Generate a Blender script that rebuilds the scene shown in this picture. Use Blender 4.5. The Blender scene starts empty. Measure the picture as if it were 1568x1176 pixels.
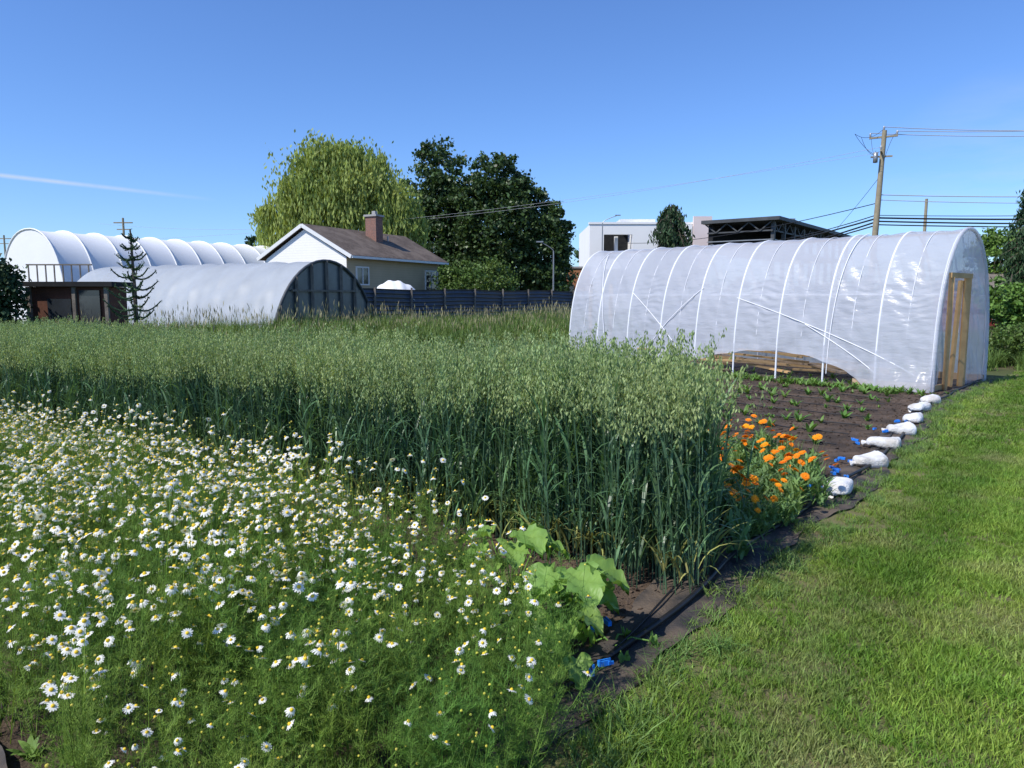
import bpy, math
import numpy as np
from mathutils import Vector
R = np.random.default_rng(11)
scene = bpy.context.scene
pi = math.pi

# ------------------------------------------------------------------ mesh helpers
def mk(name, parts, mats, smooth=False, parent=None, link=True, recentre=True, edge=False):
    vs=[];li=[];ls=[];mi=[];off=0;lo=0
    for V,F,m in parts:
        V=np.asarray(V,dtype=float).reshape(-1,3); F=np.asarray(F,dtype=np.int64)
        if len(F)==0: continue
        n,k=F.shape
        vs.append(V); li.append((F+off).ravel()); ls.append(lo+np.arange(n)*k); mi.append(np.full(n,m))
        off+=len(V); lo+=n*k
    V=np.concatenate(vs); L=np.concatenate(li); S=np.concatenate(ls); M=np.concatenate(mi)
    c=np.zeros(3)
    if recentre and parent is None:
        c=np.array([(V[:,0].min()+V[:,0].max())/2,(V[:,1].min()+V[:,1].max())/2,V[:,2].min()])
    elif parent is not None:
        c=np.array(parent.location)
    me=bpy.data.meshes.new(name)
    me.vertices.add(len(V)); me.vertices.foreach_set("co",(V-c).ravel().astype(np.float32))
    me.loops.add(len(L)); me.loops.foreach_set("vertex_index",L.astype(np.int32))
    me.polygons.add(len(S)); me.polygons.foreach_set("loop_start",S.astype(np.int32))
    for m in mats: me.materials.append(m)
    me.polygons.foreach_set("material_index",M.astype(np.int32))
    me.polygons.foreach_set("use_smooth",np.full(len(S),bool(smooth),dtype=bool))
    me.update(calc_edges=True); me.validate()
    ob=bpy.data.objects.new(name,me)
    if parent is not None:
        ob.parent=parent
    else: ob.location=c
    if link: scene.collection.objects.link(ob)
    return ob
def empty(name,loc):
    e=bpy.data.objects.new(name,None); e.location=loc; e.empty_display_size=.3
    scene.collection.objects.link(e); return e
BF=np.array([[0,3,2,1],[4,5,6,7],[0,1,5,4],[1,2,6,5],[2,3,7,6],[3,0,4,7]])
def frame(o,ax):
    ax=np.array([ax[0],ax[1],0.]);ax/=np.linalg.norm(ax); ay=np.array([-ax[1],ax[0],0.])
    o=np.array([o[0],o[1],0.])
    return lambda P:(lambda P:o+P[:,:1]*ax+P[:,1:2]*ay+P[:,2:3]*np.array([0,0,1.]))(np.asarray(P,float).reshape(-1,3))
ID=frame((0,0),(1,0))
def box(x0,x1,y0,y1,z0,z1,m=0,T=ID):
    P=[[x0,y0,z0],[x1,y0,z0],[x1,y1,z0],[x0,y1,z0],[x0,y0,z1],[x1,y0,z1],[x1,y1,z1],[x0,y1,z1]]
    return (T(P),BF,m)
def beam(p,q,w,h=None,m=0):
    h=h or w; p=np.array(p,float);q=np.array(q,float);d=q-p;d/=np.linalg.norm(d)
    up=np.array([0,0,1.]) if abs(d[2])<.9 else np.array([1.,0,0])
    s=np.cross(d,up);s/=np.linalg.norm(s);u=np.cross(s,d)
    P=[]
    for c in (p,q):
        for a,b in ((-1,-1),(1,-1),(1,1),(-1,1)): P.append(c+s*a*w/2+u*b*h/2)
    return (np.array(P),BF,m)
def tube(pts,rad,n=6,m=0,cap=True):
    pts=np.array(pts,float);k=len(pts)
    rad=np.full(k,rad) if np.isscalar(rad) else np.array(rad,float)
    t=np.gradient(pts,axis=0);t/=np.linalg.norm(t,axis=1)[:,None]+1e-9
    ref=np.array([0,0,1.]) if abs(t[:,2]).mean()<.8 else np.array([1.,0,0])
    s=np.cross(t,ref);s/=np.linalg.norm(s,axis=1)[:,None]+1e-9;u=np.cross(s,t)
    a=np.linspace(0,2*pi,n,endpoint=False)
    V=pts[:,None]+rad[:,None,None]*(np.cos(a)[None,:,None]*s[:,None]+np.sin(a)[None,:,None]*u[:,None])
    i=np.arange(k-1)[:,None]*n;j=np.arange(n)[None];jn=(j+1)%n
    F=np.stack([i+j,i+jn,i+n+jn,i+n+j],-1).reshape(-1,4)
    return (V.reshape(-1,3),F,m)
def blades(base,az,L,th0,th1,w,seg=3,m=0,prof=None,tw=None):
    N=len(base);A=lambda v:np.full(N,v,float) if np.isscalar(v) else np.asarray(v,float)
    az,L,th0,th1,w=map(A,(az,L,th0,th1,w));t=np.linspace(0,1,seg+1)
    th=th0[:,None]+(th1-th0)[:,None]*t;mid=(th[:,1:]+th[:,:-1])/2;ds=L[:,None]/seg
    z0=np.zeros((N,1));r=np.concatenate([z0,np.cumsum(np.sin(mid)*ds,1)],1);z=np.concatenate([z0,np.cumsum(np.cos(mid)*ds,1)],1)
    P=np.asarray(base)[:,None,:]+np.stack([r*np.cos(az)[:,None],r*np.sin(az)[:,None],z],-1)
    sa=az+pi/2+(0 if tw is None else A(tw))
    side=np.stack([np.cos(sa),np.sin(sa),np.zeros(N)],-1)[:,None,:]
    pr=(1-t**2.2)*.96+.04 if prof is None else prof(t)
    W=(w[:,None]*pr[None]/2)[...,None]
    V=np.stack([P-side*W,P+side*W],2).reshape(-1,3);k=(seg+1)*2
    i=np.arange(seg)*2;f=np.stack([i,i+1,i+3,i+2],-1)
    F=(np.arange(N)[:,None,None]*k+f[None]).reshape(-1,4)
    return (V,F,m),P[:,-1]
def unit(v): return v/(np.linalg.norm(v,axis=-1,keepdims=True)+1e-9)
def leaves(C,size,m=0,asp=.5,hang=None,rs=R):
    N=len(C);d=unit(rs.normal(size=(N,3)))
    if hang is not None: d=unit(d*(1-hang)+np.array([0,0,-1.])*hang*1.5)
    s=unit(np.cross(d,rs.normal(size=(N,3))))
    sz=(size*rs.uniform(.6,1.3,N))[:,None]
    V=np.stack([C-d*sz/2,C+s*sz*asp/2,C+d*sz/2,C-s*sz*asp/2],1).reshape(-1,3)
    return (V,np.arange(N*4).reshape(N,4),m)
def petals(c,nrm,rad,w,n,droop,r0,m):
    nrm=unit(np.array(nrm,float));u=unit(np.cross(nrm,[.3,.9,.1]));v=np.cross(nrm,u)
    a=np.arange(n)*2*pi/n+R.uniform(0,1)
    e=np.cos(a)[:,None]*u+np.sin(a)[:,None]*v;s=-np.sin(a)[:,None]*u+np.cos(a)[:,None]*v
    q=R.uniform(.85,1.1,n)[:,None]
    b=c+e*r0;mi=c+e*(r0+(rad-r0)*.55)*q-nrm*droop*.3;ti=c+e*rad*q-nrm*droop*R.uniform(.6,1.4,n)[:,None]
    V=np.stack([b-s*w*.25,b+s*w*.25,mi-s*w*.5,mi+s*w*.5,ti-s*w*.3,ti+s*w*.3],1).reshape(-1,3)
    F=(np.arange(n)[:,None,None]*6+np.array([[0,1,3,2],[2,3,5,4]])[None]).reshape(-1,4)
    return (V,F,m)
def dome(c,nrm,r,h,m,n=8):
    nrm=unit(np.array(nrm,float));u=unit(np.cross(nrm,[.3,.9,.1]));v=np.cross(nrm,u)
    a=np.arange(n)*2*pi/n;e=np.cos(a)[:,None]*u+np.sin(a)[:,None]*v
    V=np.concatenate([c+e*r-nrm*h*.3,c+e*r*.95+nrm*h*.35,c+e*r*.55+nrm*h*.85,[c+nrm*h]])
    F=[]
    for k in (0,1):
        for i in range(n): F.append([k*n+i,k*n+(i+1)%n,(k+1)*n+(i+1)%n,(k+1)*n+i])
    for i in range(0,n,2): F.append([2*n+i,2*n+(i+1)%n,2*n+(i+2)%n,3*n])
    return (V,np.array(F),m)
def inpoly(P,poly):
    x,y=P[:,0],P[:,1];ins=np.zeros(len(P),bool);n=len(poly)
    for i in range(n):
        x1,y1=poly[i];x2,y2=poly[(i+1)%n]
        c=((y1>y)!=(y2>y))&(x<(x2-x1)*(y-y1)/((y2-y1)+1e-12)+x1);ins^=c
    return ins
def polypts(poly,sp,jit=.9):
    p=np.array(poly);a=p.min(0);b=p.max(0)
    X,Y=np.meshgrid(np.arange(a[0],b[0],sp),np.arange(a[1],b[1],sp));P=np.stack([X.ravel(),Y.ravel()],1)
    P=P+R.uniform(-.5,.5,P.shape)*sp*jit*1.3
    P=P[inpoly(P,poly)]
    ok=(np.abs(P[:,0])<P[:,1]*.95+1.6)
    return P[ok]
def nf(P,f=1.,s=0.):
    x,y=P[:,0]*f,P[:,1]*f
    return (np.sin(x*1.7+1.3*np.sin(y*1.1+s)+s)+np.sin(y*2.3+1.7*np.sin(x*.9+2*s))+np.sin((x+y)*3.1+s)*.6)/2.6
def pdist(P,pts):
    d=np.full(len(P),1e9)
    for a,b in zip(pts[:-1],pts[1:]):
        a=np.array(a);b=np.array(b);t=np.clip(((P-a)@(b-a))/((b-a)@(b-a)),0,1);d=np.minimum(d,np.linalg.norm(P-a-t[:,None]*(b-a),axis=1))
    return d
def sheet(name,poly,z,m):
    bm=[(x,y,z) for x,y in poly]
    me=bpy.data.meshes.new(name);me.from_pydata(bm,[],[list(range(len(bm)))]);me.materials.append(m)
    if me.polygons[0].normal.z<0: me.flip_normals()
    o=bpy.data.objects.new(name,me);scene.collection.objects.link(o);return o

# ------------------------------------------------------------------ scatter through geometry nodes
def scatter(name,temps,P,scl,tilt=.06,z=0.,idx=None,rz=None):
    col=bpy.data.collections.new(name+"_parts")
    for t in temps: col.objects.link(t)
    N=len(P);me=bpy.data.meshes.new(name)
    me.vertices.add(N);co=np.zeros((N,3));co[:,:2]=P[:,:2];co[:,2]=z if P.shape[1]==2 else P[:,2]
    me.vertices.foreach_set("co",co.ravel().astype(np.float32))
    rot=np.stack([R.normal(0,tilt,N),R.normal(0,tilt,N),R.uniform(0,2*pi,N) if rz is None else rz],1)
    a=me.attributes.new("rot","FLOAT_VECTOR","POINT");a.data.foreach_set("vector",rot.ravel().astype(np.float32))
    a=me.attributes.new("scl","FLOAT","POINT");a.data.foreach_set("value",np.broadcast_to(scl,(N,)).astype(np.float32))
    a=me.attributes.new("idx","INT","POINT");a.data.foreach_set("value",(R.integers(0,len(temps),N) if idx is None else idx).astype(np.int32))
    ob=bpy.data.objects.new(name,me);scene.collection.objects.link(ob)
    ng=bpy.data.node_groups.new(name+"_scatter","GeometryNodeTree")
    ng.interface.new_socket("Geometry",in_out="INPUT",socket_type="NodeSocketGeometry")
    ng.interface.new_socket("Geometry",in_out="OUTPUT",socket_type="NodeSocketGeometry")
    n=ng.nodes;l=ng.links;gi=n.new("NodeGroupInput");go=n.new("NodeGroupOutput")
    ip=n.new("GeometryNodeInstanceOnPoints");ci=n.new("GeometryNodeCollectionInfo")
    ci.inputs["Collection"].default_value=col;ci.inputs["Separate Children"].default_value=True;ci.inputs["Reset Children"].default_value=True
    def na(nm,dt):
        q=n.new("GeometryNodeInputNamedAttribute");q.data_type=dt;q.inputs["Name"].default_value=nm;return q.outputs["Attribute"]
    l.new(gi.outputs[0],ip.inputs["Points"]);l.new(ci.outputs[0],ip.inputs["Instance"]);ip.inputs["Pick Instance"].default_value=True
    l.new(na("idx","INT"),ip.inputs["Instance Index"]);l.new(na("rot","FLOAT_VECTOR"),ip.inputs["Rotation"]);l.new(na("scl","FLOAT"),ip.inputs["Scale"])
    l.new(ip.outputs[0],go.inputs[0])
    md=ob.modifiers.new("scatter","NODES");md.node_group=ng
    return ob

# ------------------------------------------------------------------ materials
def newmat(name):
    m=bpy.data.materials.new(name);m.use_nodes=True;nt=m.node_tree;nt.nodes.clear()
    return m,nt.nodes,nt.links
def mixc(n,l,f,a,b,mode="MIX"):
    q=n.new("ShaderNodeMix");q.data_type="RGBA";q.blend_type=mode
    for k,v in ((0,f),(6,a),(7,b)):
        if hasattr(v,"is_output"): l.new(v,q.inputs[k])
        elif k==0: q.inputs[0].default_value=v
        else: q.inputs[k].default_value=(*v,1)
    return q.outputs[2]
def noise(n,l,sc,det=4,vec=None,rough=.6):
    q=n.new("ShaderNodeTexNoise");q.inputs["Scale"].default_value=sc;q.inputs["Detail"].default_value=det;q.inputs["Roughness"].default_value=rough
    if vec is not None: l.new(vec,q.inputs["Vector"])
    return q.outputs["Fac"]
def mrange(n,l,v,a,b,c=0,d=1):
    q=n.new("ShaderNodeMapRange");l.new(v,q.inputs[0])
    for i,x in enumerate((a,b,c,d)): q.inputs[i+1].default_value=x
    return q.outputs[0]
def surf(name,c1,c2,sc=3,rough=.85,bump=0,bsc=40,spec=.3,metal=0,wave=None,c3=None,sc3=.5):
    m,n,l=newmat(name);g=n.new("ShaderNodeNewGeometry");P=g.outputs["Position"]
    f=mrange(n,l,noise(n,l,sc,6,P),.35,.65);c=mixc(n,l,f,c1,c2)
    if c3: c=mixc(n,l,mrange(n,l,noise(n,l,sc3,3,P),.42,.62),c,c3)
    b=n.new("ShaderNodeBsdfPrincipled");o=n.new("ShaderNodeOutputMaterial");l.new(b.outputs[0],o.inputs[0])
    b.inputs["Roughness"].default_value=rough;b.inputs["Specular IOR Level"].default_value=spec;b.inputs["Metallic"].default_value=metal
    if wave:
        ax,ws,amt=wave;w=n.new("ShaderNodeTexWave");w.bands_direction=ax;w.inputs["Scale"].default_value=ws;w.inputs["Distortion"].default_value=.1;w.wave_profile='SAW'
        l.new(P,w.inputs["Vector"]);c=mixc(n,l,mrange(n,l,w.outputs["Fac"],0,.15,amt,0),c,tuple(x*.35 for x in c1))
    l.new(c,b.inputs["Base Color"])
    if bump:
        q=n.new("ShaderNodeBump");q.inputs["Strength"].default_value=bump;q.inputs["Distance"].default_value=.03
        l.new(noise(n,l,bsc,6,P),q.inputs["Height"]);l.new(q.outputs[0],b.inputs["Normal"])
    return m
def foliage(name,c1,c2,sc=1.5,trans=.3,rough=.5,spec=.3,isl=.5,stripes=None,dry=None):
    m,n,l=newmat(name);g=n.new("ShaderNodeNewGeometry");P=g.outputs["Position"]
    f=mrange(n,l,noise(n,l,sc,3,P),.35,.65);c=mixc(n,l,f,c1,c2)
    if stripes:
        vm=n.new("ShaderNodeVectorMath");vm.operation="DOT_PRODUCT";l.new(P,vm.inputs[0]);vm.inputs[1].default_value=stripes[0]
        sn=n.new("ShaderNodeMath");sn.operation="SINE";mu=n.new("ShaderNodeMath");mu.operation="MULTIPLY";mu.inputs[1].default_value=stripes[1]
        l.new(vm.outputs["Value"],mu.inputs[0]);l.new(mu.outputs[0],sn.inputs[0])
        c=mixc(n,l,mrange(n,l,sn.outputs[0],-.5,.5,0,stripes[2]),c,(.5,.62,.5),"MULTIPLY")  # mowing stripes: lighter and darker look of bent blades put into the colour
    if dry:
        nf_=mrange(n,l,noise(n,l,dry[1],5,P),dry[2],dry[3],0,dry[4] if len(dry)>4 else .8);c=mixc(n,l,nf_,c,dry[0])
    v=mrange(n,l,g.outputs["Random Per Island"],0,1,1-isl,1+isl*.8)
    hs=n.new("ShaderNodeHueSaturation");l.new(c,hs.inputs["Color"]);l.new(v,hs.inputs["Value"])
    oi=n.new("ShaderNodeObjectInfo");l.new(mrange(n,l,oi.outputs["Random"],0,1,.485,.512),hs.inputs["Hue"])
    c=hs.outputs[0]
    b=n.new("ShaderNodeBsdfPrincipled");l.new(c,b.inputs["Base Color"]);b.inputs["Roughness"].default_value=rough;b.inputs["Specular IOR Level"].default_value=spec
    t=n.new("ShaderNodeBsdfTranslucent");l.new(mixc(n,l,1.,c,(1.3,1.2,.6),"MULTIPLY"),t.inputs["Color"])
    mx=n.new("ShaderNodeMixShader");mx.inputs[0].default_value=trans;l.new(b.outputs[0],mx.inputs[1]);l.new(t.outputs[0],mx.inputs[2])
    o=n.new("ShaderNodeOutputMaterial");l.new(mx.outputs[0],o.inputs[0]);return m
def plastic(name,col,transp=.15,transl=.45,wr=.25,sc=6,zstretch=8,rough=.3,var=.85):
    m,n,l=newmat(name);g=n.new("ShaderNodeNewGeometry");P=g.outputs["Position"]
    mp=n.new("ShaderNodeMapping");mp.inputs["Scale"].default_value=(1,1,zstretch);l.new(P,mp.inputs[0])
    h=noise(n,l,sc*.35,5,mp.outputs[0],.55)
    bp=n.new("ShaderNodeBump");bp.inputs["Strength"].default_value=wr;bp.inputs["Distance"].default_value=.05;l.new(h,bp.inputs["Height"])
    c=mixc(n,l,mrange(n,l,noise(n,l,.7,4,P),.3,.7),col,tuple(x*var for x in col))
    d=n.new("ShaderNodeBsdfPrincipled");l.new(c,d.inputs["Base Color"]);d.inputs["Roughness"].default_value=rough;d.inputs["Specular IOR Level"].default_value=.5;l.new(bp.outputs[0],d.inputs["Normal"])
    t=n.new("ShaderNodeBsdfTranslucent");l.new(c,t.inputs[0]);l.new(bp.outputs[0],t.inputs["Normal"])
    x=n.new("ShaderNodeMixShader");x.inputs[0].default_value=transl;l.new(d.outputs[0],x.inputs[1]);l.new(t.outputs[0],x.inputs[2])
    tr=n.new("ShaderNodeBsdfTransparent");y=n.new("ShaderNodeMixShader");y.inputs[0].default_value=transp
    l.new(x.outputs[0],y.inputs[1]);l.new(tr.outputs[0],y.inputs[2])
    o=n.new("ShaderNodeOutputMaterial");l.new(y.outputs[0],o.inputs[0]);return m

M_ground=surf("ground_weedy",(.055,.075,.02),(.09,.10,.035),2,.95,.6,30,c3=(.11,.085,.05),sc3=.25)
M_soil=surf("soil",(.09,.062,.043),(.16,.113,.080),6,.95,1.,60,c3=(.06,.043,.031),sc3=2)
M_lawnbase=surf("lawn_base",(.11,.14,.04),(.16,.165,.06),9,.95,.8,80,c3=(.21,.18,.09),sc3=2.5)
M_fabric=surf("landscape_fabric",(.03,.029,.03),(.055,.05,.048),9,.75,.5,50,c3=(.13,.10,.075),sc3=3)
M_rubber=surf("black_rubber",(.012,.012,.013),(.02,.02,.022),9,.45)
M_lawn=foliage("lawn_grass",(.19,.33,.045),(.28,.41,.07),2.2,.35,.55,.25,.55,stripes=((.79,-.62,0),5.2,.75),dry=((.46,.42,.22),1.3,.5,.72,.6))
M_tuft=foliage("edge_grass",(.14,.24,.06),(.19,.31,.07),2,.3,.5,.3,.4)
M_oatstem=foliage("oat_stem",(.10,.185,.115),(.13,.22,.115),1.,.15,.5,.3,.4)
M_oatleaf=foliage("oat_leaf",(.085,.185,.095),(.13,.24,.095),1.,.28,.4,.5,.55)
M_oatdry=foliage("oat_dry_leaf",(.36,.36,.12),(.26,.32,.10),1.,.25,.6,.2,.4)
M_oathead=foliage("oat_panicle",(.36,.47,.21),(.46,.56,.25),1.,.35,.5,.3,.35)
M_chstem=foliage("chamomile_foliage",(.11,.22,.038),(.18,.29,.05),1.5,.3,.6,.2,.55)
M_white=foliage("white_petal",(.84,.84,.78),(.88,.87,.81),3,.25,.6,.2,.04)
M_yel=surf("yellow_disc",(.8,.52,.03),(.9,.62,.05),30,.8)
M_bud=foliage("chamomile_bud",(.6,.55,.06),(.65,.6,.12),3,.2,.7,.2,.2)
M_org=foliage("orange_petal",(.98,.32,.01),(.98,.40,.015),3,.3,.6,.2,.12)
M_orgc=surf("calendula_disc",(.5,.16,.01),(.65,.25,.02),30,.8)
M_calleaf=foliage("calendula_leaf",(.16,.28,.10),(.2,.32,.10),2,.3,.5,.3,.35)
M_broad=foliage("broad_leaf",(.21,.38,.09),(.27,.44,.10),6,.4,.45,.35,.2)
M_seed=foliage("seedling_leaf",(.12,.23,.05),(.16,.29,.065),2,.3,.5,.3,.3)
M_weed=foliage("weed_grass",(.12,.20,.05),(.18,.26,.07),.35,.3,.6,.2,.5,dry=((.28,.26,.12),.3,.55,.75,.4))
M_weedh=foliage("weed_seedhead",(.30,.28,.16),(.34,.31,.17),.5,.2,.7,.2,.3)
M_willow=foliage("willow_leaf",(.27,.36,.10),(.36,.43,.13),.3,.35,.6,.2,.4)
M_dark=foliage("poplar_leaf",(.045,.092,.03),(.068,.12,.036),.3,.25,.45,.4,.6)
M_bush=foliage("bush_leaf",(.07,.14,.028),(.11,.175,.04),.6,.2,.5,.3,.5)
M_conif=foliage("conifer_needle",(.035,.075,.035),(.055,.1,.042),.6,.1,.6,.2,.5)
M_mid=foliage("garden_tree_leaf",(.11,.22,.04),(.15,.27,.06),.6,.25,.5,.3,.5)
M_bark=surf("bark",(.09,.07,.055),(.14,.11,.085),6,.9,.8,20)
M_plast=plastic("greenhouse_plastic",(.74,.76,.82),.27,.38,.6,5,4,.24,.9)
M_endpl=plastic("greenhouse_end_plastic",(.74,.77,.82),.5,.45,.4,5,2,.26)
M_plast2=plastic("old_tunnel_plastic",(.55,.59,.63),.08,.3,.3,3,1,.5)
M_tarp=plastic("white_tent_fabric",(.88,.88,.87),.0,.08,.2,1.5,1,.6,.95)
M_strap=surf("white_strap",(.88,.88,.9),(.85,.85,.88),5,.6)
M_pvc=surf("hoop_pipe",(.80,.82,.85),(.75,.77,.81),5,.4)
M_wood=surf("new_lumber",(.62,.40,.18),(.52,.32,.14),7,.7,.2,60)
M_wood2=surf("weathered_lumber",(.40,.27,.16),(.5,.36,.23),6,.8,.2,50)
M_bag=surf("sandbag_woven",(.78,.79,.8),(.68,.69,.7),14,.7,.6,45,c3=(.55,.52,.47),sc3=6)
M_blue=surf("blue_plastic",(.02,.2,.75),(.03,.26,.8),9,.35,spec=.5)
M_siding=surf("white_siding",(.86,.84,.80),(.82,.80,.76),.8,.7,wave=('Z',2.2,.35))
M_beige=surf("beige_siding",(.50,.40,.26),(.45,.36,.23),.8,.8,wave=('Z',2.2,.4))
M_roof=surf("brown_shingles",(.085,.065,.052),(.13,.10,.082),5,.95,.6,14,c3=(.165,.13,.105),sc3=1.2)
def brickmat():
    m,n,l=newmat("brick");g=n.new("ShaderNodeTexCoord");b=n.new("ShaderNodeTexBrick");b.inputs["Scale"].default_value=5
    b.inputs["Color1"].default_value=(.26,.11,.075,1);b.inputs["Color2"].default_value=(.17,.08,.06,1);b.inputs["Mortar"].default_value=(.3,.27,.24,1);b.inputs["Mortar Size"].default_value=.015
    mp=n.new("ShaderNodeMapping");mp.inputs["Rotation"].default_value=(pi/2,0,0);l.new(g.outputs["Object"],mp.inputs[0]);l.new(mp.outputs[0],b.inputs["Vector"])
    p=n.new("ShaderNodeBsdfPrincipled");p.inputs["Roughness"].default_value=.9;l.new(b.outputs[0],p.inputs["Base Color"]);o=n.new("ShaderNodeOutputMaterial");l.new(p.outputs[0],o.inputs[0]);return m
M_brick=brickmat()
M_glass=surf("window_glass",(.03,.035,.04),(.05,.055,.06),1,.1,spec=.8)
M_trim=surf("white_trim",(.75,.75,.73),(.68,.68,.66),3,.6)
M_fence=surf("dark_sheet_metal",(.05,.065,.095),(.075,.09,.125),2,.45,.1,10,spec=.5,metal=.2,c3=(.10,.10,.11),sc3=.8)
M_gray=surf("weathered_wood",(.14,.12,.10),(.23,.2,.165),3,.9,.4,20)
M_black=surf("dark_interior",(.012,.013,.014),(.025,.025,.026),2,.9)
M_net=surf("dark_glazing",(.06,.07,.075),(.13,.145,.15),.8,.3,spec=.7)
M_brown=surf("red_brown_board",(.15,.06,.035),(.10,.045,.03),3,.85,.3,12)
M_stucco=surf("white_stucco",(.86,.85,.83),(.82,.81,.79),.3,.85)
M_pink=surf("pale_render",(.8,.68,.64),(.75,.62,.58),.3,.85)
M_conc=surf("concrete",(.4,.39,.38),(.32,.31,.3),1,.9)
M_teal=surf("blue_green_cladding",(.2,.36,.42),(.25,.4,.46),.5,.6)
M_orbr=surf("orange_brick_wall",(.42,.19,.09),(.36,.16,.08),1.5,.9)
M_steel=surf("dark_steel",(.06,.065,.07),(.09,.095,.1),1,.6,metal=.3)
M_pole=surf("utility_pole_wood",(.26,.22,.15),(.34,.29,.2),4,.9,.4,15)
M_wire=surf("wire_black",(.02,.02,.022),(.03,.03,.03),1,.6)
M_wireg=surf("wire_aluminium",(.45,.46,.48),(.4,.4,.42),1,.5)
M_grey=surf("grey_metal",(.35,.36,.37),(.28,.29,.3),2,.4,metal=.5)
M_red=surf("red_barn_wood",(.28,.05,.035),(.22,.04,.03),2,.85)

# ------------------------------------------------------------------ ground
sheet("ground",[(-700,-40),(700,-40),(700,900),(-700,900)],0,M_ground)
E=[(-1.2,1.0),(.0,2.35),(.5,3.0),(1.42,4.3),(2.95,6.1),(4.35,8.0),(6.65,11.3),(9.6,14.6),(16,21.5)]
sheet("soil_bed",[(-14,-2),(-3,-2)]+E[:8]+[(9.2,15.5),(3.5,21.5),(-8,24),(-16,20)],.004,M_soil)
sheet("lawn",[(-3,-2)]+E+[(24,29),(40,30),(40,-2)],.008,M_lawnbase)

def ribbon(name,pts,w,z,m,amp=.012):
    pts=np.array(pts,float);d=np.diff(pts,axis=0);L=np.concatenate([[0],np.cumsum(np.linalg.norm(d,axis=1))])
    s=np.arange(0,L[-1],.06);x=np.interp(s,L,pts[:,0]);y=np.interp(s,L,pts[:,1]);c=np.stack([x,y],1);t=unit(np.gradient(c,axis=0));nn=np.stack([-t[:,1],t[:,0]],1)
    k=9;u=np.linspace(-.5,.5,k);edge=w*(1+.25*np.sin(s*2.1)+.15*np.sin(s*5.3+1)+.06*np.sin(s*17))
    V=np.zeros((len(s),k,3));V[:,:,:2]=c[:,None]+nn[:,None]*u[None,:,None]*edge[:,None,None]
    V[:,:,2]=z+amp*(1+np.sin(s[:,None]*4+u*9)*.5+np.sin(s[:,None]*11-u*14)*.5)
    i=np.arange(len(s)-1)[:,None]*k;j=np.arange(k-1)[None]
    F=np.stack([i+j,i+j+1,i+k+j+1,i+k+j],-1).reshape(-1,4)
    return mk(name,[(V,F,0)],[m],smooth=True)
ribbon("landscape_fabric",[(x-.10,y+.08) for x,y in E[:8]],.36,.010,M_fabric)
ribbon("landscape_fabric",[(-3.4,3.6),(-2.3,2.75),(-1.75,2.2),(-1.3,1.4)],.4,.014,M_fabric,.03)
def hose(name,off,r,ph):
    pts=np.array(E[:8],float);L=np.concatenate([[0],np.cumsum(np.linalg.norm(np.diff(pts,axis=0),axis=1))]);s=np.arange(0,L[-1],.07)
    x=np.interp(s,L,pts[:,0]);y=np.interp(s,L,pts[:,1]);w=off+.04*np.sin(s*1.3+ph)+.02*np.sin(s*3.1+ph)
    return mk(name,[tube(np.stack([x-w*.79,y+w*.62,np.full(len(s),.03+r)+.01*np.sin(s*2+ph)],1),r,8)],[M_rubber],smooth=True)
hose("drip_hose",.15,.015,0);hose("drip_hose",.2,.006,2.)
for k in range(9):
    a=np.array([2.75+.42*k,6.8+.62*k]);q=a+np.array([-.72,.69])*(3.2-.1*k);s=np.linspace(0,1,30)
    P=a+(q-a)*s[:,None];mk("drip_hose",[tube(np.c_[P+np.stack([.02*np.sin(s*20),.02*np.cos(s*17)],1),np.full(30,.03)],.008,5)],[M_rubber],smooth=True)

def grass_patch(n,size,h,w,mt,nm,lean=.5,clump=0):
    out=[]
    for v in range(5):
        b=np.c_[R.uniform(-size/2,size/2,(n,2)),np.zeros(n)]
        if clump:
            cc=R.uniform(-size/2,size/2,(clump,2));i=R.integers(0,clump,n//2);b[:n//2,:2]=cc[i]+R.normal(0,.012,(n//2,2))
        p,_=blades(b,R.uniform(0,2*pi,n),R.uniform(.5,1.25,n)*h,R.uniform(0,lean,n),R.uniform(lean,lean*3.2,n),w*R.uniform(.7,1.3,n),2,tw=R.uniform(-1,1,n))
        out.append(mk(nm,[p],[mt],link=False,recentre=False))
    return out
P=polypts([(-.9,1.3)]+[(x+.12,y-.08) for x,y in E[:6]]+[(7.6,8.0),(3.5,1.4)],.125)
sc=1.0+.28*nf(P,2.2)+R.uniform(-.15,.2,len(P))
d_=pdist(P,E);bare=(d_<.4+.2*nf(P,2.,3.))&(P[:,1]>3.6);sc[bare]*=.75;kp=~(bare&(R.random(len(P))<.3));P=P[kp];sc=sc[kp]
scatter("lawn_grass",grass_patch(310,.27,.05,.0044,M_lawn,"grass_patch",.5,9),P,sc,.03)
P=polypts([(x+.2,y-.1) for x,y in E[5:]]+[(24,28),(27,14),(11,7.0),(7.6,8.0)],.27)
sc=1.0+.25*nf(P,1.5)+R.uniform(-.15,.2,len(P))
scatter("lawn_grass",grass_patch(380,.52,.055,.008,M_lawn,"grass_patch_far",.5,12),P,sc,.03)
def along(n,lo,hi,a=0,b=7):
    pts=np.array(E[a:b+1],float);L=np.concatenate([[0],np.cumsum(np.linalg.norm(np.diff(pts,axis=0),axis=1))]);s=R.uniform(0,L[-1],n)
    o=R.uniform(lo,hi,n);return np.stack([np.interp(s,L,pts[:,0])+o*.79,np.interp(s,L,pts[:,1])-o*.62],1)
P=along(360,-.06,.26);scatter("edge_grass",grass_patch(50,.12,.11,.005,M_tuft,"grass_tuft",.7),P,R.uniform(.45,1.2,len(P)),.1)
P=np.array([(.42,2.55),(.5,2.72),(.62,2.95),(.36,2.4),(.7,3.1),(.25,2.3),(.8,3.25)]);scatter("edge_grass",grass_patch(60,.12,.15,.006,M_tuft,"long_grass",.8),P,1.,.1)

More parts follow.
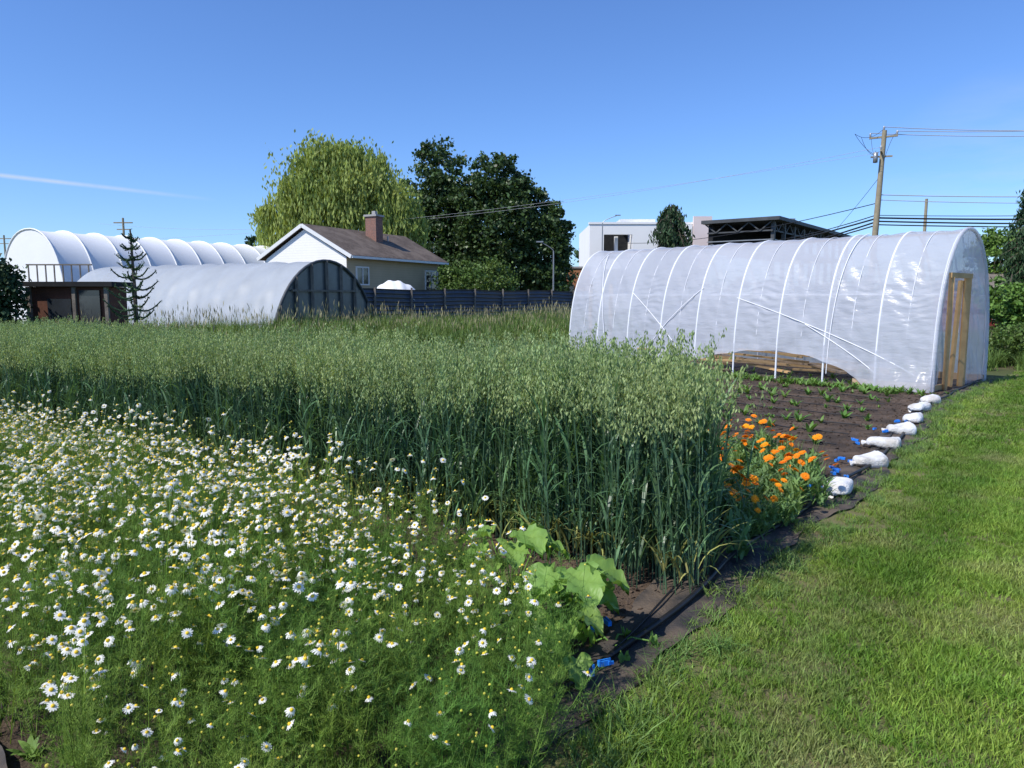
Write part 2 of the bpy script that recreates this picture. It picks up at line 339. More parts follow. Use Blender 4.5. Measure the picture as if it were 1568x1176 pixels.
cl=[]
for v in range(4):
    a=np.linspace(0,2*pi,7)[:-1];V=[[0,0,-.4]]+[[math.cos(t)*R.uniform(.7,1.1),math.sin(t)*R.uniform(.7,1.1),R.uniform(-.2,.2)] for t in a]+[[.1,0,R.uniform(.4,.7)]]
    F=[[0,1+(i+1)%6,1+i] for i in range(6)]+[[7,1+i,1+(i+1)%6] for i in range(6)]
    cl.append(mk("clod",[(np.array(V)*.02,np.array(F),0)],[M_soil],link=False,recentre=False))
bed=[(1.0,4.1),(2.8,6.2),(4.2,8.1),(6.5,11.4),(9,14.3),(4,20),(-2,19),(1,8),(1,5.5)]
P=polypts(bed,.085);near=polypts([(-.3,2.3),(.3,3.0),(1.2,4.3),(.7,4.9),(-.8,5.3),(-1.6,4.9)],.045);n3=polypts([(-3.5,3.8),(-2,3.6),(-1.2,2.2),(-1,1.2),(-2.6,1.4)],.06);P=np.concatenate([P,near,n3])
scatter("soil_clods",cl,P,R.uniform(.2,1.3,len(P))**1.6,.5,z=.008)

# ------------------------------------------------------------------ oats
def oat_clump():
    n=14;parts=[]
    b=np.c_[R.uniform(-.15,.15,(n,2)),np.zeros(n)]
    h=R.uniform(.82,1.04,n);az=R.uniform(0,2*pi,n);lean=R.uniform(.0,.05,n)
    p,top=blades(b,az,h,lean,lean+.08,.0065,3,0,prof=lambda t:1-.4*t);parts.append(p)
    p,_=blades(b,az,h,lean,lean+.08,.0065,3,0,prof=lambda t:1-.4*t,tw=pi/2);parts.append(p)
    for k,(f0,f1) in enumerate(((.03,.2),(.2,.4),(.4,.55),(.55,.7),(.7,.85),(.1,.4))):
        f=R.uniform(f0,f1,n);bb=b+(top-b)*f[:,None]
        p,_=blades(bb,R.uniform(0,2*pi,n),R.uniform(.2,.36,n),R.uniform(.05,.3,n),R.uniform(.3,2.4,n),R.uniform(.012,.020,n),5,2 if (k==0 and R.random()<.7) else 1,prof=lambda t:np.clip(.55+1.5*t,0,1)*(1-t**3)*.97+.03,tw=R.uniform(-.6,.6,n));parts.append(p)
    m=32;L=R.uniform(.18,.29,n)
    rach,_=blades(top,az,L,lean,lean+.5,.002,3,0);parts.append(rach)
    for i in range(n):
        f=R.uniform(.0,1,m);r=.062*(1-f*.75)*R.uniform(.3,1,m);a=R.uniform(0,2*pi,m)
        ax=top[i]+np.stack([np.cos(az[i])*.25*f**2*L[i],np.sin(az[i])*.25*f**2*L[i],f*L[i]],1)
        tip=ax+np.stack([np.cos(a)*r,np.sin(a)*r,R.uniform(-.01,.03,m)],1)
        d=tip-ax;side=unit(np.cross(d,[0,0,1.]))*.0006
        V=np.stack([ax-side,ax+side,tip+side,tip-side],1).reshape(-1,3);parts.append((V,np.arange(4*m).reshape(m,4),0))
        d=unit(np.c_[R.normal(0,.35,(m,2)),-np.ones(m)]);c=tip+d*.011
        for q in range(2):
            s=unit(np.cross(d,R.normal(size=(m,3))));z=.014
            V=np.stack([c-d*z,c-d*z*.1+s*.0048,c+d*z,c-d*z*.1-s*.0048],1).reshape(-1,3);parts.append((V,np.arange(4*m).reshape(m,4),3))
    return mk("oat_clump",parts,[M_oatstem,M_oatleaf,M_oatdry,M_oathead],link=False,recentre=False)
oatpoly=[(1.2,4.35),(1.08,4.05),(.8,3.88),(.0,4.75),(-2.2,6.3),(-6.5,9.2),(-12,13.2),(-15,17.0),(-7.5,13.4),(-2.4,9.0),(.6,7.0),(1.38,5.5)]
P=polypts(oatpoly,.195);P=np.concatenate([P,polypts([(1.15,4.35),(.85,3.95),(.0,4.75),(-2.2,6.3),(-6.5,9.2),(-6.3,9.8),(-2,7.2),(.3,5.6),(1.3,5.2)],.3)])
sc=R.uniform(.9,1.05,len(P))+.04*nf(P,1.2);sc[(P[:,0]>-.1)&(P[:,1]<6.2)]*=1.03;sc[P[:,0]<-3.]*=.96
tall=(np.hypot(P[:,0]-.85,P[:,1]-5.0)<.3);sc[tall]*=1.07
scatter("oat_crop",[oat_clump() for _ in range(7)],P,sc,.03)

# ------------------------------------------------------------------ chamomile
def cham_clump(nf_):
    parts=[];ns=11
    b=np.c_[R.uniform(-.06,.06,(ns,2)),np.zeros(ns)];az=R.uniform(0,2*pi,ns);L=R.uniform(.36,.6,ns);t0=R.uniform(.02,.35,ns);t1=t0+R.uniform(-.1,.25,ns)
    p,top=blades(b,az,L,t0,t1,.003,4,0,prof=lambda t:1-.4*t);parts.append(p)
    m=200;i=R.integers(0,ns,m);f=R.uniform(.08,.95,m)**.75;base=b[i]+(top[i]-b[i])*f[:,None]
    la=R.uniform(0,2*pi,m);LL=R.uniform(.035,.08,m);th=R.uniform(.4,1.3,m)
    p,_=blades(base,la,LL,th,th+.4,.002,2,0);parts.append(p)
    k=7
    for j in range(k):
        g=(j+1)/(k+.5);c=base+np.stack([np.sin(th+.2*g)*np.cos(la),np.sin(th+.2*g)*np.sin(la),np.cos(th+.2*g)],1)*(LL*g)[:,None]
        for sg in (1,-1):
            p,_=blades(c,la+sg*R.uniform(.7,1.4,m),R.uniform(.012,.026,m),R.uniform(.3,1.5,m),R.uniform(.6,1.8,m),.0019,1,0);parts.append(p)
    N=nf_+6;i=R.integers(0,ns,N);f=R.uniform(.55,.98,N);base=b[i]+(top[i]-b[i])*f[:,None]
    p,ft=blades(base,R.uniform(0,2*pi,N),R.uniform(.07,.24,N),R.uniform(.1,.6,N),R.uniform(.0,.3,N),.0018,3,0,prof=lambda t:1-.2*t);parts.append(p)
    for q in range(N):
        nr=np.array([R.normal(-.18,.45),R.normal(-.22,.45),1.])
        if q<nf_:
            r=R.uniform(.0125,.0175);parts.append(petals(ft[q],nr,r,.0056,13,R.choice([.001,.003,.007,.011]),.003,1));parts.append(dome(ft[q],nr,.0056,.0065,2))
        else: parts.append(dome(ft[q],nr,.0042,.004,3,6))
    return mk("chamomile_clump",parts,[M_chstem,M_white,M_yel,M_bud],link=False,recentre=False)
chpoly=[(-.25,1.0),(-.05,1.9),(.18,2.6),(.28,2.95),(.0,3.2),(-.2,3.5),(-.6,4.2),(-1.5,4.75),(-3.2,5.9),(-6.5,8.2),(-10,10.5),(-9,5),(-4,1.6),(-1.5,.6)]
P=polypts(chpoly,.165)
dd=np.hypot(P[:,0],P[:,1]);keep=(dd>1.3)&~((P[:,0]<-1.1+.1*np.sin(P[:,1]*9))&(P[:,1]<1.85))&~((P[:,0]<-1.2)&(P[:,1]<.72-P[:,0]+.14*np.sin(P[:,0]*7)));P=P[keep];dd=dd[keep]
hh=R.uniform(.84,1.1,len(P))*(1+.17*nf(P,1.6))*np.clip(.84+.08*dd,.85,1.1)
T=[cham_clump(k) for k in (1,3,5,9,13,18)]
far=np.clip((dd-1.6)/2.6,0,1)
v=1.3+2.7*far+2.2*nf(P,2.6,1.)+R.normal(0,.9,len(P));v[(P[:,0]>-.35)&(P[:,1]<3.2)]-=1.6
idx=np.clip(np.round(v),0,5).astype(int)
scatter("chamomile_patch",T,P,hh,.08,idx=idx)

# ------------------------------------------------------------------ broad-leaf plant
def bigleaf(c,tip,w,m=0,n=14):
    c=np.array(c,float);tip=np.array(tip,float);d=tip-c;L=np.linalg.norm(d);d/=L;s=unit(np.cross(d,[0,0,1.]));up=np.cross(s,d)
    a=np.linspace(0,1,n);j=np.linspace(-1,1,9);wd=w*np.sin(np.clip(a*1.0,0.02,1)**.55*pi)**.6+.002
    rag=1+.2*np.sin(a*26+R.uniform(0,6))
    V=c+d*(a*L)[:,None,None]+s*(j[None,:,None]*(wd*rag)[:,None,None]*.5)+up*((np.abs(j)[None]*.03*(1+.0*a[:,None])+.014*np.sin(a[:,None]*18+j[None]*6)-.09*a[:,None]**2)[...,None])
    i=np.arange(n-1)[:,None]*9;q=np.arange(8)[None];F=np.stack([i+q,i+q+1,i+9+q+1,i+9+q],-1).reshape(-1,4)
    return (V.reshape(-1,3),F,m)
def leafy(name,x,y,n,L,w,h):
    parts=[]
    for k in range(n):
        a=k*2.4+R.uniform(-.3,.3);hh=h*R.uniform(.3,1);r=R.uniform(.04,.12)
        st=np.array([x,y,.0]);p=np.array([x+math.cos(a)*r*1.5,y+math.sin(a)*r*1.5,hh]);tp=p+np.array([math.cos(a),math.sin(a),R.uniform(-.45,.1)])*L*R.uniform(.6,1.1)
        parts.append(tube([st,(st+p)/2+[0,0,.03],p],[.006,.005,.004],5));parts.append(bigleaf(p,tp,w*R.uniform(.7,1.1)))
    return mk(name,parts,[M_broad],smooth=True)
leafy("squash_plant",.24,3.42,15,.22,.21,.40);leafy("squash_plant",.0,3.75,11,.2,.19,.48);leafy("squash_plant",.22,3.12,11,.15,.13,.30);leafy("squash_plant",.48,3.35,5,.07,.06,.08)

# ------------------------------------------------------------------ calendula
def cal_clump(nf_):
    parts=[];m=70
    b=np.c_[R.uniform(-.06,.06,(m,2)),R.uniform(0,.2,m)]
    p,_=blades(b,R.uniform(0,2*pi,m),R.uniform(.08,.15,m),R.uniform(.1,.7,m),R.uniform(.8,1.7,m),R.uniform(.016,.026,m),4,0,prof=lambda t:np.sin(np.clip(t*.85+.15,0,1)*pi)**.6*.97+.03);parts.append(p)
    k=max(nf_,1)+3;p,tp=blades(np.c_[R.uniform(-.04,.04,(k,2)),np.zeros(k)],R.uniform(0,2*pi,k),R.uniform(.30,.44,k),R.uniform(0,.3,k),R.uniform(.2,.5,k),.004,3,0,prof=lambda t:1-.2*t);parts.append(p)
    for q in range(nf_):
        nr=np.array([R.normal(-.15,.3),R.normal(-.45,.3),.9])
        parts.append(petals(tp[q],nr,.033,.009,19,.002,.006,1));parts.append(petals(tp[q]+[0,0,.002],nr,.025,.009,15,-.003,.005,1));parts.append(dome(tp[q],nr,.008,.006,2))
    return mk("calendula_clump",parts,[M_calleaf,M_org,M_orgc],link=False,recentre=False)
calpoly=[(1.35,4.45),(1.85,4.95),(2.45,5.7),(2.75,6.5),(2.75,7.7),(1.95,7.4),(1.5,5.7)]
P=polypts(calpoly,.165)
scatter("calendula_patch",[cal_clump(k) for k in (0,1,2,2,3)],P,R.uniform(.7,1.05,len(P)),.08)

def rosette(s,n,w):
    b=np.c_[R.uniform(-.01,.01,(n,2)),np.zeros(n)]
    p,_=blades(b,R.uniform(0,2*pi,n),R.uniform(.6,1.1,n)*s,R.uniform(.1,.6,n),R.uniform(.9,1.7,n),w,4,0,prof=lambda t:np.sin(np.clip(t*.8+.18,0,1)*pi)*.95+.05);return mk("seedling",[p],[M_seed],link=False,recentre=False)
rows=[]
for k in range(13):
    a=np.array([2.75+.4*k,6.9+.58*k]);n=int((3.8)/.22)
    for j in range(n):
        if R.random()<.8: rows.append(a+np.array([-.69,.72])*(j*.22+R.uniform(-.05,.05))+R.normal(0,.04,2))
rows=np.array(rows)
scatter("seedling_rows",[rosette(.16,9,.04),rosette(.12,7,.035),rosette(.18,12,.035)],rows,R.uniform(.5,1.2,len(rows)),.1)
n3=polypts([(-3.5,3.6),(-2,3.2),(-1.35,2.2),(-1.1,1.4),(-2.6,1.6)],.2);scatter("bed_weeds",[rosette(.1,10,.03),rosette(.07,8,.022)],n3,R.uniform(.5,1.3,len(n3)),.2)
s=R.uniform(0,8.5,420);P=np.array([6.9,12.45])+s[:,None]*np.array([-.65,.76])+R.normal(0,.16,(420,2))
scatter("weed_strip",[rosette(.16,12,.022),rosette(.13,10,.03)],P,R.uniform(.6,1.2,len(P)),.2)

# ------------------------------------------------------------------ mid-ground weeds
def weed_clump(n,h,w,heads=True):
    b=np.c_[R.normal(0,.13,(n,2)),np.zeros(n)];az=R.uniform(0,2*pi,n)
    p,t=blades(b,az,R.uniform(.45,1,n)*h,R.uniform(0,.35,n),R.uniform(.3,1.5,n),w*R.uniform(.6,1.3,n),4);parts=[p]
    if heads:
        k=6;p,t=blades(np.c_[R.normal(0,.13,(k,2)),np.zeros(k)],R.uniform(0,2*pi,k),R.uniform(.9,1.2,k)*h,0.,R.uniform(.1,.4,k),.006,3,0);parts.append(p)
        p,_=blades(t-[0,0,.06],R.uniform(0,6,k),.14,.1,.3,.020,2,1,prof=lambda t:np.array([.2,1,.1]));parts.append(p)
    C=np.c_[R.normal(0,.16,(50,2)),R.uniform(.05,.6,50)*h];parts.append(leaves(C,.07,0,.5))
    return mk("weed_clump",parts,[M_weed,M_weedh],link=False,recentre=False)
W=[weed_clump(70,.8,.014),weed_clump(60,.65,.016),weed_clump(80,.9,.012),weed_clump(70,.5,.018,False),weed_clump(90,.7,.03,False),weed_clump(90,.8,.03,False),weed_clump(90,.75,.035,False)]
P=polypts([(-17,17.5),(-7.6,14.0),(-2.2,12.5),(.5,15),(2.6,21.5),(6,30),(5,44),(-8,33.5),(-10,26.5),(-22,31),(-30,34),(-26,22)],.42)
low=(P[:,0]>-3.8)&(P[:,1]<20)
sc=R.uniform(.7,1.15,len(P))*(1+.25*nf(P,.35));sc[low]*=.55;sc[(P[:,1]>20)]*=1.22
dirt=(((P[:,0]+2.9)/1.6)**2+((P[:,1]-16.2)/1.3)**2)<1
scatter("tall_weeds",W,P[~dirt],sc[~dirt],.08)
P=polypts([(11.3,14.6),(17,20.5),(26,30),(20,40),(9,30),(6,22),(10.2,16.4)],.5)
ok=~((P[:,0]<11.6)&(P[:,1]<16.5));P=P[ok];scatter("tall_weeds",W,P,R.uniform(.5,.9,len(P)),.08)
P=polypts([(1.2,7.9),(-1.5,9.8),(-3.5,12.5),(.6,15),(2.,19.5),(1.2,12.)],.3);scatter("low_weeds",[weed_clump(60,.3,.014,False),weed_clump(50,.36,.02,False),weed_clump(40,.5,.02)],P,R.uniform(.6,1.1,len(P)),.1)
n=40;X,Y=np.meshgrid(np.linspace(-2,2,n),np.linspace(-1.6,1.6,n));Z=.42*np.exp(-(X**2/1.8+Y**2/.8))+.03*np.sin(X*9)*np.cos(Y*11)-.03
i=np.arange(n-1)[:,None]*n;j=np.arange(n-1)[None];GF=np.stack([i+j,i+j+1,i+n+j+1,i+n+j],-1).reshape(-1,4)
M_mound=surf("dry_compost",(.19,.14,.085),(.28,.21,.13),4,.95,1,25)
mk("compost_mound",[(np.stack([X-2.9,Y+16.2,Z],-1),GF,0)],[M_mound],smooth=True)

# ------------------------------------------------------------------ tunnels
def prof(phi,W_,H_,px,pz):
    c=np.cos(phi);return W_/2-W_/2*np.sign(c)*np.abs(c)**px, H_*np.clip(np.sin(phi),0,1)**pz
def tsurf(A,g,L,W_,H_,px,pz,ns,nu,disp=None,lift=None,s0=0):
    g=unit(np.array([*g,0.]));w=np.array([g[1],-g[0],0.])
    S=np.linspace(s0,L,ns);U=np.linspace(0,1,nu);ph0=np.zeros(ns)
    if lift is not None: ph0=np.arcsin(np.clip((lift(S)/H_),0,.9)**(1/pz))
    phi=ph0[:,None]+(pi-1e-3-ph0[:,None])*U[None];x,z=prof(phi,W_,H_,px,pz)
    nx=-np.cos(phi);nz=np.sin(phi)
    if disp is not None:
        d=disp(S[:,None],phi,z);x=x+nx*d;z=z+nz*d*.8
    V=np.array([*A,0.])+S[:,None,None]*g+x[...,None]*w+z[...,None]*np.array([0,0,1.])
    i=np.arange(ns-1)[:,None]*nu;j=np.arange(nu-1)[None];F=np.stack([i+j,i+nu+j,i+nu+j+1,i+j+1],-1).reshape(-1,4)
    return (V,F,0)
def hoop(A,g,s,W_,H_,px,pz,r,m,off=0,p0=0,p1=pi,n=28,s2=None):
    g=unit(np.array([*g,0.]));w=np.array([g[1],-g[0],0.]);phi=np.linspace(p0,p1,n);x,z=prof(phi,W_,H_,px,pz)
    x=x-np.cos(phi)*off;z=z+np.sin(phi)*off;ss=np.linspace(s,s if s2 is None else s2,n)
    return tube(np.array([*A,0.])+ss[:,None]*g+x[:,None]*w+z[:,None]*np.array([0,0,1.]),r,6,m)
A=(7.3,12.75);g=(-.65,.76);GL=8.9;GW=2.6;GH=2.88;px,pz=.98,.78;sp=GL/9
gh=empty("polytunnel_greenhouse",(5.6,17,0))
def disp(S,phi,z):
    q=(S/sp)%1;h=np.sin(pi*q);k=np.floor(S/sp)
    sag=-.035*h*np.sin(phi)**.5
    act=np.clip(np.sin(k*2.3+.6)*.6+.55,.12,1)*np.clip(1.25-1.6*np.abs(q-.28),0,1)*np.clip(q*6,0,1)*np.clip((1-q)*5,0,1)
    zz=z+.05*np.sin(S*7+z*3)
    wr=(.013*np.sin(zz*46+1.5*np.sin(S*3+z*4))+.007*np.sin(zz*78+S*2+k))*np.clip(1-np.abs(z-1.55)/1.0,0,1)*act
    wr=wr+.011*np.sin(z*6+S*3+2*np.sin(S*1.7+z*2))*h+.009*np.sin(S*31+z*5)*np.clip(1-z/1.0,0,1)+.007*np.sin(S*17-z*13)*h
    bil=.10*np.exp(-(z/.35)**2)*(1+.7*np.sin(S*3.7)+.3*np.sin(S*9))*(phi<1.5)
    return sag+wr+bil+.014
lift=lambda S:.56*np.clip(np.sin(np.clip((S-1.2)/(5.6-1.2),0,1)**.8*pi),0,1)**.8+.05*np.clip(S-5.6,0,1)+.012*np.sin(S*9)*(S>1)
mk("plastic_cover",[tsurf(A,g,GL,GW,GH,px,pz,420,200,disp,lift)],[M_plast],smooth=True,parent=gh)
hp=[hoop(A,g,k*sp if k else .02,GW,GH,px,pz,.021,0,.002) for k in range(10)]
mk("hoops",hp,[M_pvc],smooth=True,parent=gh)
gg=unit(np.array([*g,0.]));gw=np.array([gg[1],-gg[0],0.]);A3=np.array([*A,0.])
def GP(s,a,z): return A3+gg*s+gw*a+np.array([0,0,z])
st=[]
for s1,p1,s2,p2 in ((.3,.05,4.0,.50),(1.9,.03,1.75,1.5),(6.2,.12,4.9,.6),(7.6,.05,8.3,1.2),(1.0,.05,2.4,.3),(5.4,.1,6.9,.55)):
    st.append(hoop(A,g,s1,GW,GH,px,pz,.009,0,.02,p0=p1,p1=p2,s2=s2,n=40))
for k in range(9):
    st.append(hoop(A,g,(k+.5)*sp,GW,GH,px,pz,.006,0,-.010,p0=.22,p1=2.9,n=40))
mk("straps",st,[M_strap],smooth=True,parent=gh)
mk("purlins",[tube([GP(0,prof(np.array(p),GW,GH,px,pz)[0]+.03,prof(np.array(p),GW,GH,px,pz)[1]-.04),GP(GL,prof(np.array(p),GW,GH,px,pz)[0]+.03,prof(np.array(p),GW,GH,px,pz)[1]-.04)],.014,6) for p in (.55,2.6)],[M_pvc],parent=gh)
mk("end_trim",[hoop(A,g,.0,GW,GH,px,pz,.035,0,.0)],[M_plast],smooth=True,parent=gh)
def hprof(a):
    c=np.clip(np.abs(GW/2-a)/(GW/2),0,1)**(1/px);return GH*np.sqrt(1-c**2)**pz
def endpanel(s,a0,a1,z0,n=14,nz=26):
    a=np.linspace(a0,a1,n);hh=hprof(np.clip(a,.01,GW-.01));f=np.linspace(0,1,nz);Z=z0+(hh-z0)[:,None]*f
    dsp=.03*np.sin(a[:,None]*22+Z*3)+.02*np.sin(Z*9+a[:,None]*7)
    V=A3+gg*(s+dsp[...,None])+gw*a[:,None,None]+Z[...,None]*np.array([0,0,1.])
    i=np.arange(n-1)[:,None]*nz;j=np.arange(nz-1)[None];return (V,np.stack([i+j,i+nz+j,i+nz+j+1,i+j+1],-1).reshape(-1,4),0)
mk("end_walls",[endpanel(.03,.0,.3,0),endpanel(.03,1.45,GW,0),endpanel(.03,.42,1.45,2.03,nz=8),endpanel(GL,.0,GW,0,30)],[M_endpl],smooth=True,parent=gh)
mk("door_frame",[beam(GP(-.02,.5,0),GP(-.02,.5,2.0),.09,.05),beam(GP(-.02,1.28,0),GP(-.02,1.28,2.0),.05,.12),beam(GP(-.03,.4,2.03),GP(-.03,1.42,2.03),.05,.09),
   beam(GP(.12,1.15,0),GP(.08,1.24,1.95),.09,.05),beam(GP(0.03,.05,.06),GP(.03,.5,.06),.05,.1),beam(GP(GL,.8,0),GP(GL,.8,2.),.09),beam(GP(GL,1.6,0),GP(GL,1.6,2.),.09)],[M_wood],parent=gh)
mk("base_boards",[beam(GP(0,.03,.07),GP(1.4,.03,.07),.04,.14),beam(GP(5.5,.03,.07),GP(GL,.03,.07),.04,.14),beam(GP(0,GW-.03,.07),GP(GL,GW-.03,.07),.04,.14),
   beam(GP(.1,GW/2,GH-.06),GP(GL,GW/2,GH-.06),.035)],[M_wood2],parent=gh)
lp=[]
for k in range(24):
    s=1.8+R.uniform(-.2,3.4);a=R.uniform(.2,1.6);L=R.uniform(.7,1.8);an=R.normal(0,.35)
    p=GP(s,a,.05+.07*(k%6));q=GP(s+L*math.cos(an),a+L*math.sin(an),.05+.07*(k%6)+R.uniform(0,.1));lp.append(beam(p,q,.11,.038,k%2))
mk("lumber_pile",lp,[M_wood2,M_wood])
sheet("greenhouse_floor",[tuple(GP(0.1,.05,0)[:2]),tuple(GP(GL,.05,0)[:2]),tuple(GP(GL,GW-.05,0)[:2]),tuple(GP(.1,GW-.05,0)[:2])],.012,M_fabric)
pt=[]
for k in range(16):
    c=GP(R.uniform(.4,1.6),R.uniform(.5,2.3),0);pt.append(tube([c,c+[0,0,.02],c+[0,0,.16],c+[0,0,.17]],[.05,.06,.075,.08],9,0));C=c+[0,0,.22]+R.normal(0,.05,(40,3));pt.append(leaves(C,.06,1,.5))
mk("potted_seedlings",pt,[M_rubber,M_seed])

# --- old low tunnel
tA=(-8.8,27.3);tg=(-.889,.458);tW=6.;tH=3.1;tpx,tpz=1.0,1.2
t2=empty("old_greenhouse",(-13,32,0))
sp2=1.3
mk("plastic_cover",[tsurf(tA,tg,13.5,tW,tH,tpx,tpz,200,60,lambda S,phi,z:-.07*np.abs(np.sin(pi*S/sp2))*np.sin(phi)+.025*np.sin(z*6+S*3)+.012*np.sin(S*9-z*4))],[M_plast2],smooth=True,parent=t2)
q=[];w2=np.array([.458,.889,0.]);tA3=np.array([*tA,0.]);tg3=np.array([-.889,.458,0.])
def h2(a): c=np.clip(abs(tW/2-a)/(tW/2),0,1)**(1/tpx);return tH*math.sqrt(1-c*c)**tpz
for a in np.arange(.4,5.8,.86): q.append(beam(tA3+w2*a-tg3*.03,tA3+w2*a-tg3*.03+np.array([0,0,h2(a)]),.09))
q.append(beam(tA3+w2*.3+[0,0,.9]-tg3*.035,tA3+w2*5.7+[0,0,.9]-tg3*.035,.08));q.append(beam(tA3+w2*1.0+[0,0,1.9]-tg3*.035,tA3+w2*5.0+[0,0,1.9]-tg3*.035,.08))
mk("end_frame",q,[M_gray],parent=t2)
mk("end_hoop",[hoop(tA,tg,0,tW,tH,tpx,tpz,.06,0)],[M_steel],smooth=True,parent=t2)
n=30;a=np.linspace(.02,5.98,n);hz=np.array([h2(x) for x in a]);V=np.stack([tA3+w2*a[:,None]+tg3*.05,tA3+w2*a[:,None]+tg3*.05+hz[:,None]*np.array([0,0,1.])],1);i=np.arange(n-1)*2
mk("end_glazing",[(V,np.stack([i,i+2,i+3,i+1],-1),0)],[M_net],parent=t2)
# --- big white storage tent
bA=(-31.2,45.5);bg=(.497,.868)
t3=empty("white_storage_tent",(-25,52,0))
sp3=1.9
mk("fabric_cover",[tsurf(bA,bg,19,7.,5.6,.9,.8,180,50,lambda S,phi,z:-.12*np.abs(np.sin(pi*S/sp3))**.7*np.sin(phi)**.5)],[M_tarp],smooth=True,parent=t3)
mk("hoops",[hoop(bA,bg,k*sp3,7.,5.6,.9,.8,.05,0,.0) for k in range(11)],[M_tarp],smooth=True,parent=t3)
n=30;ph=np.linspace(0,pi,n);x,z=prof(ph,7.,5.6,.9,.8);bg3=np.array([*bg,0.]);bw=np.array([.868,-.497,0.]);B3=np.array([*bA,0.])+bg3*.02
V=np.stack([B3+x[:,None]*bw,B3+x[:,None]*bw+z[:,None]*np.array([0,0,1.])],1);i=np.arange(n-1)*2
mk("end_panel",[(V,np.stack([i,i+2,i+3,i+1],-1),0)],[M_tarp],parent=t3)

# ------------------------------------------------------------------ fence
f0=np.array([-8.2,34.2]);f1=np.array([5.6,51.]);fd=unit(f1-f0);fl=np.linalg.norm(f1-f0);fn=np.array([fd[1],-fd[0]])
fe=empty("sheet_metal_fence",(-1.5,42.5,0))
zz=np.linspace(.05,2.05,90);ss=np.linspace(0,fl,40);pr=.035*np.sin(zz*2*pi/.2)
V=np.zeros((40,90,3));V[...,:2]=f0+ss[:,None,None]*fd+pr[None,:,None]*fn;V[...,2]=zz+.03*np.sin(ss*.9)[:,None]
i=np.arange(39)[:,None]*90;j=np.arange(89)[None];mk("corrugated_sheets",[(V,np.stack([i+j,i+j+1,i+90+j+1,i+90+j],-1).reshape(-1,4),0)],[M_fence],smooth=True,parent=fe)
mk("posts",[beam([*(f0+fd*k*2.4+fn*.07),0],[*(f0+fd*k*2.4+fn*.07),2.12],.09) for k in range(int(fl/2.4)+1)],[M_gray],parent=fe)

# ------------------------------------------------------------------ house
T=frame((-9.,40.8),(.451,.892))
HL=10.3;HW=6.8;he=3.85;hr=5.65
ho=empty("house",(-9.7,46.5,0))
def prism(x0,x1,y0,y1,zb,ze,zr,m):
    ym=(y0+y1)/2;P=[]
    for x in (x0,x1): P+= [[x,y0,zb],[x,y1,zb],[x,y1,ze],[x,ym,zr],[x,y0,ze]]
    V=T(P);return [(V,np.array([[0,1,2,4],[5,9,7,6]]),m),(V,np.array([[4,2,3],[9,8,7]]),m),(V,np.array([[0,4,9,5],[1,6,7,2]]),m)]
mk("walls",prism(.5,HL-.3,.4,HW-.4,0,he-.02,hr-.15,0),[M_beige],parent=ho)
mk("gable_siding",[(T([[.48,.42,2.3],[.48,HW-.42,2.3],[.48,HW-.42,he],[.48,.42,he]]),np.array([[0,3,2,1]]),0),(T([[.48,.42,he],[.48,HW-.42,he],[.48,HW/2,hr-.17]]),np.array([[0,2,1]]),0)],[M_siding],parent=ho)
rp=[]
for sgn in (0,1):
    y0=-.05 if not sgn else HW+.05;yr=HW/2
    P=[]
    for x in (0.3,HL+.1):
        P+=[[x,y0,he-.05],[x,yr,hr],[x,yr,hr+.14],[x,y0,he+.1]]
    F=np.array([[0,1,2,3],[4,7,6,5],[0,4,5,1],[3,2,6,7],[0,3,7,4]]);rp.append((T(P),F,0))
mk("roof",rp,[M_roof],parent=ho)
mk("fascia",[beam(T([[.27,-.08,he]])[0],T([[.27,HW/2,hr+.04]])[0],.05,.2),beam(T([[.27,HW+.08,he]])[0],T([[.27,HW/2,hr+.04]])[0],.05,.2),beam(T([[.3,-.11,he]])[0],T([[HL,-.11,he]])[0],.1,.13)],[M_trim],parent=ho)
mk("chimney",[box(5.3,6.0,2.0,2.8,4.2,6.6,0,T),box(5.22,6.08,1.92,2.88,6.6,6.72,1,T),box(5.5,5.75,2.2,2.45,6.72,6.95,1,T)],[M_brick,M_conc],parent=ho)
wn=[]
for x0,x1,z0,z1 in ((8.3,9.6,2.0,3.3),(1.3,2.3,2.4,3.3)):
    wn.append(box(x0,x1,.36,.41,z0,z1,0,T))
    for a,b,c,d in ((x0-.08,x0,z0-.08,z1+.08),(x1,x1+.08,z0-.08,z1+.08),(x0,x1,z1,z1+.08),(x0,x1,z0-.08,z0),((x0+x1)/2-.03,(x0+x1)/2+.03,z0,z1)): wn.append(box(a,b,.33,.409,c,d,1,T))
mk("windows",wn,[M_glass,M_trim],parent=ho)
mk("porch_roof",[box(-1.8,.45,.6,4.6,3.1,3.22,0,T),box(-1.85,.45,.55,4.65,3.02,3.1,1,T),box(-1.7,-1.6,.8,.9,0,3.02,1,T),box(-1.7,-1.6,4.3,4.4,0,3.02,1,T)],[M_roof,M_trim],parent=ho)
mk("vent_pipe",[tube([T([[6.9,2.3,4.7]])[0],T([[6.9,2.3,5.5]])[0]],.05,8)],[M_grey],parent=ho)
a=np.linspace(0,1,18);b=np.linspace(-1,1,11);wd=.95*np.sin(np.clip(a*.75+.2,0,1)*pi)**.6;hh=1.95+.7*np.sin(a*pi)**.7*(1-.45*a)
V=np.zeros((18,11,3));V[...,0]=-7.0+a[:,None]*2.1+b[None]*wd[:,None]*-.4;V[...,1]=38.2+a[:,None]*.6+b[None]*wd[:,None]*.9;V[...,2]=hh[:,None]-.75*np.abs(b)**1.6*1.0+.04*np.sin(a[:,None]*25)
i=np.arange(17)[:,None]*11;j=np.arange(10)[None]
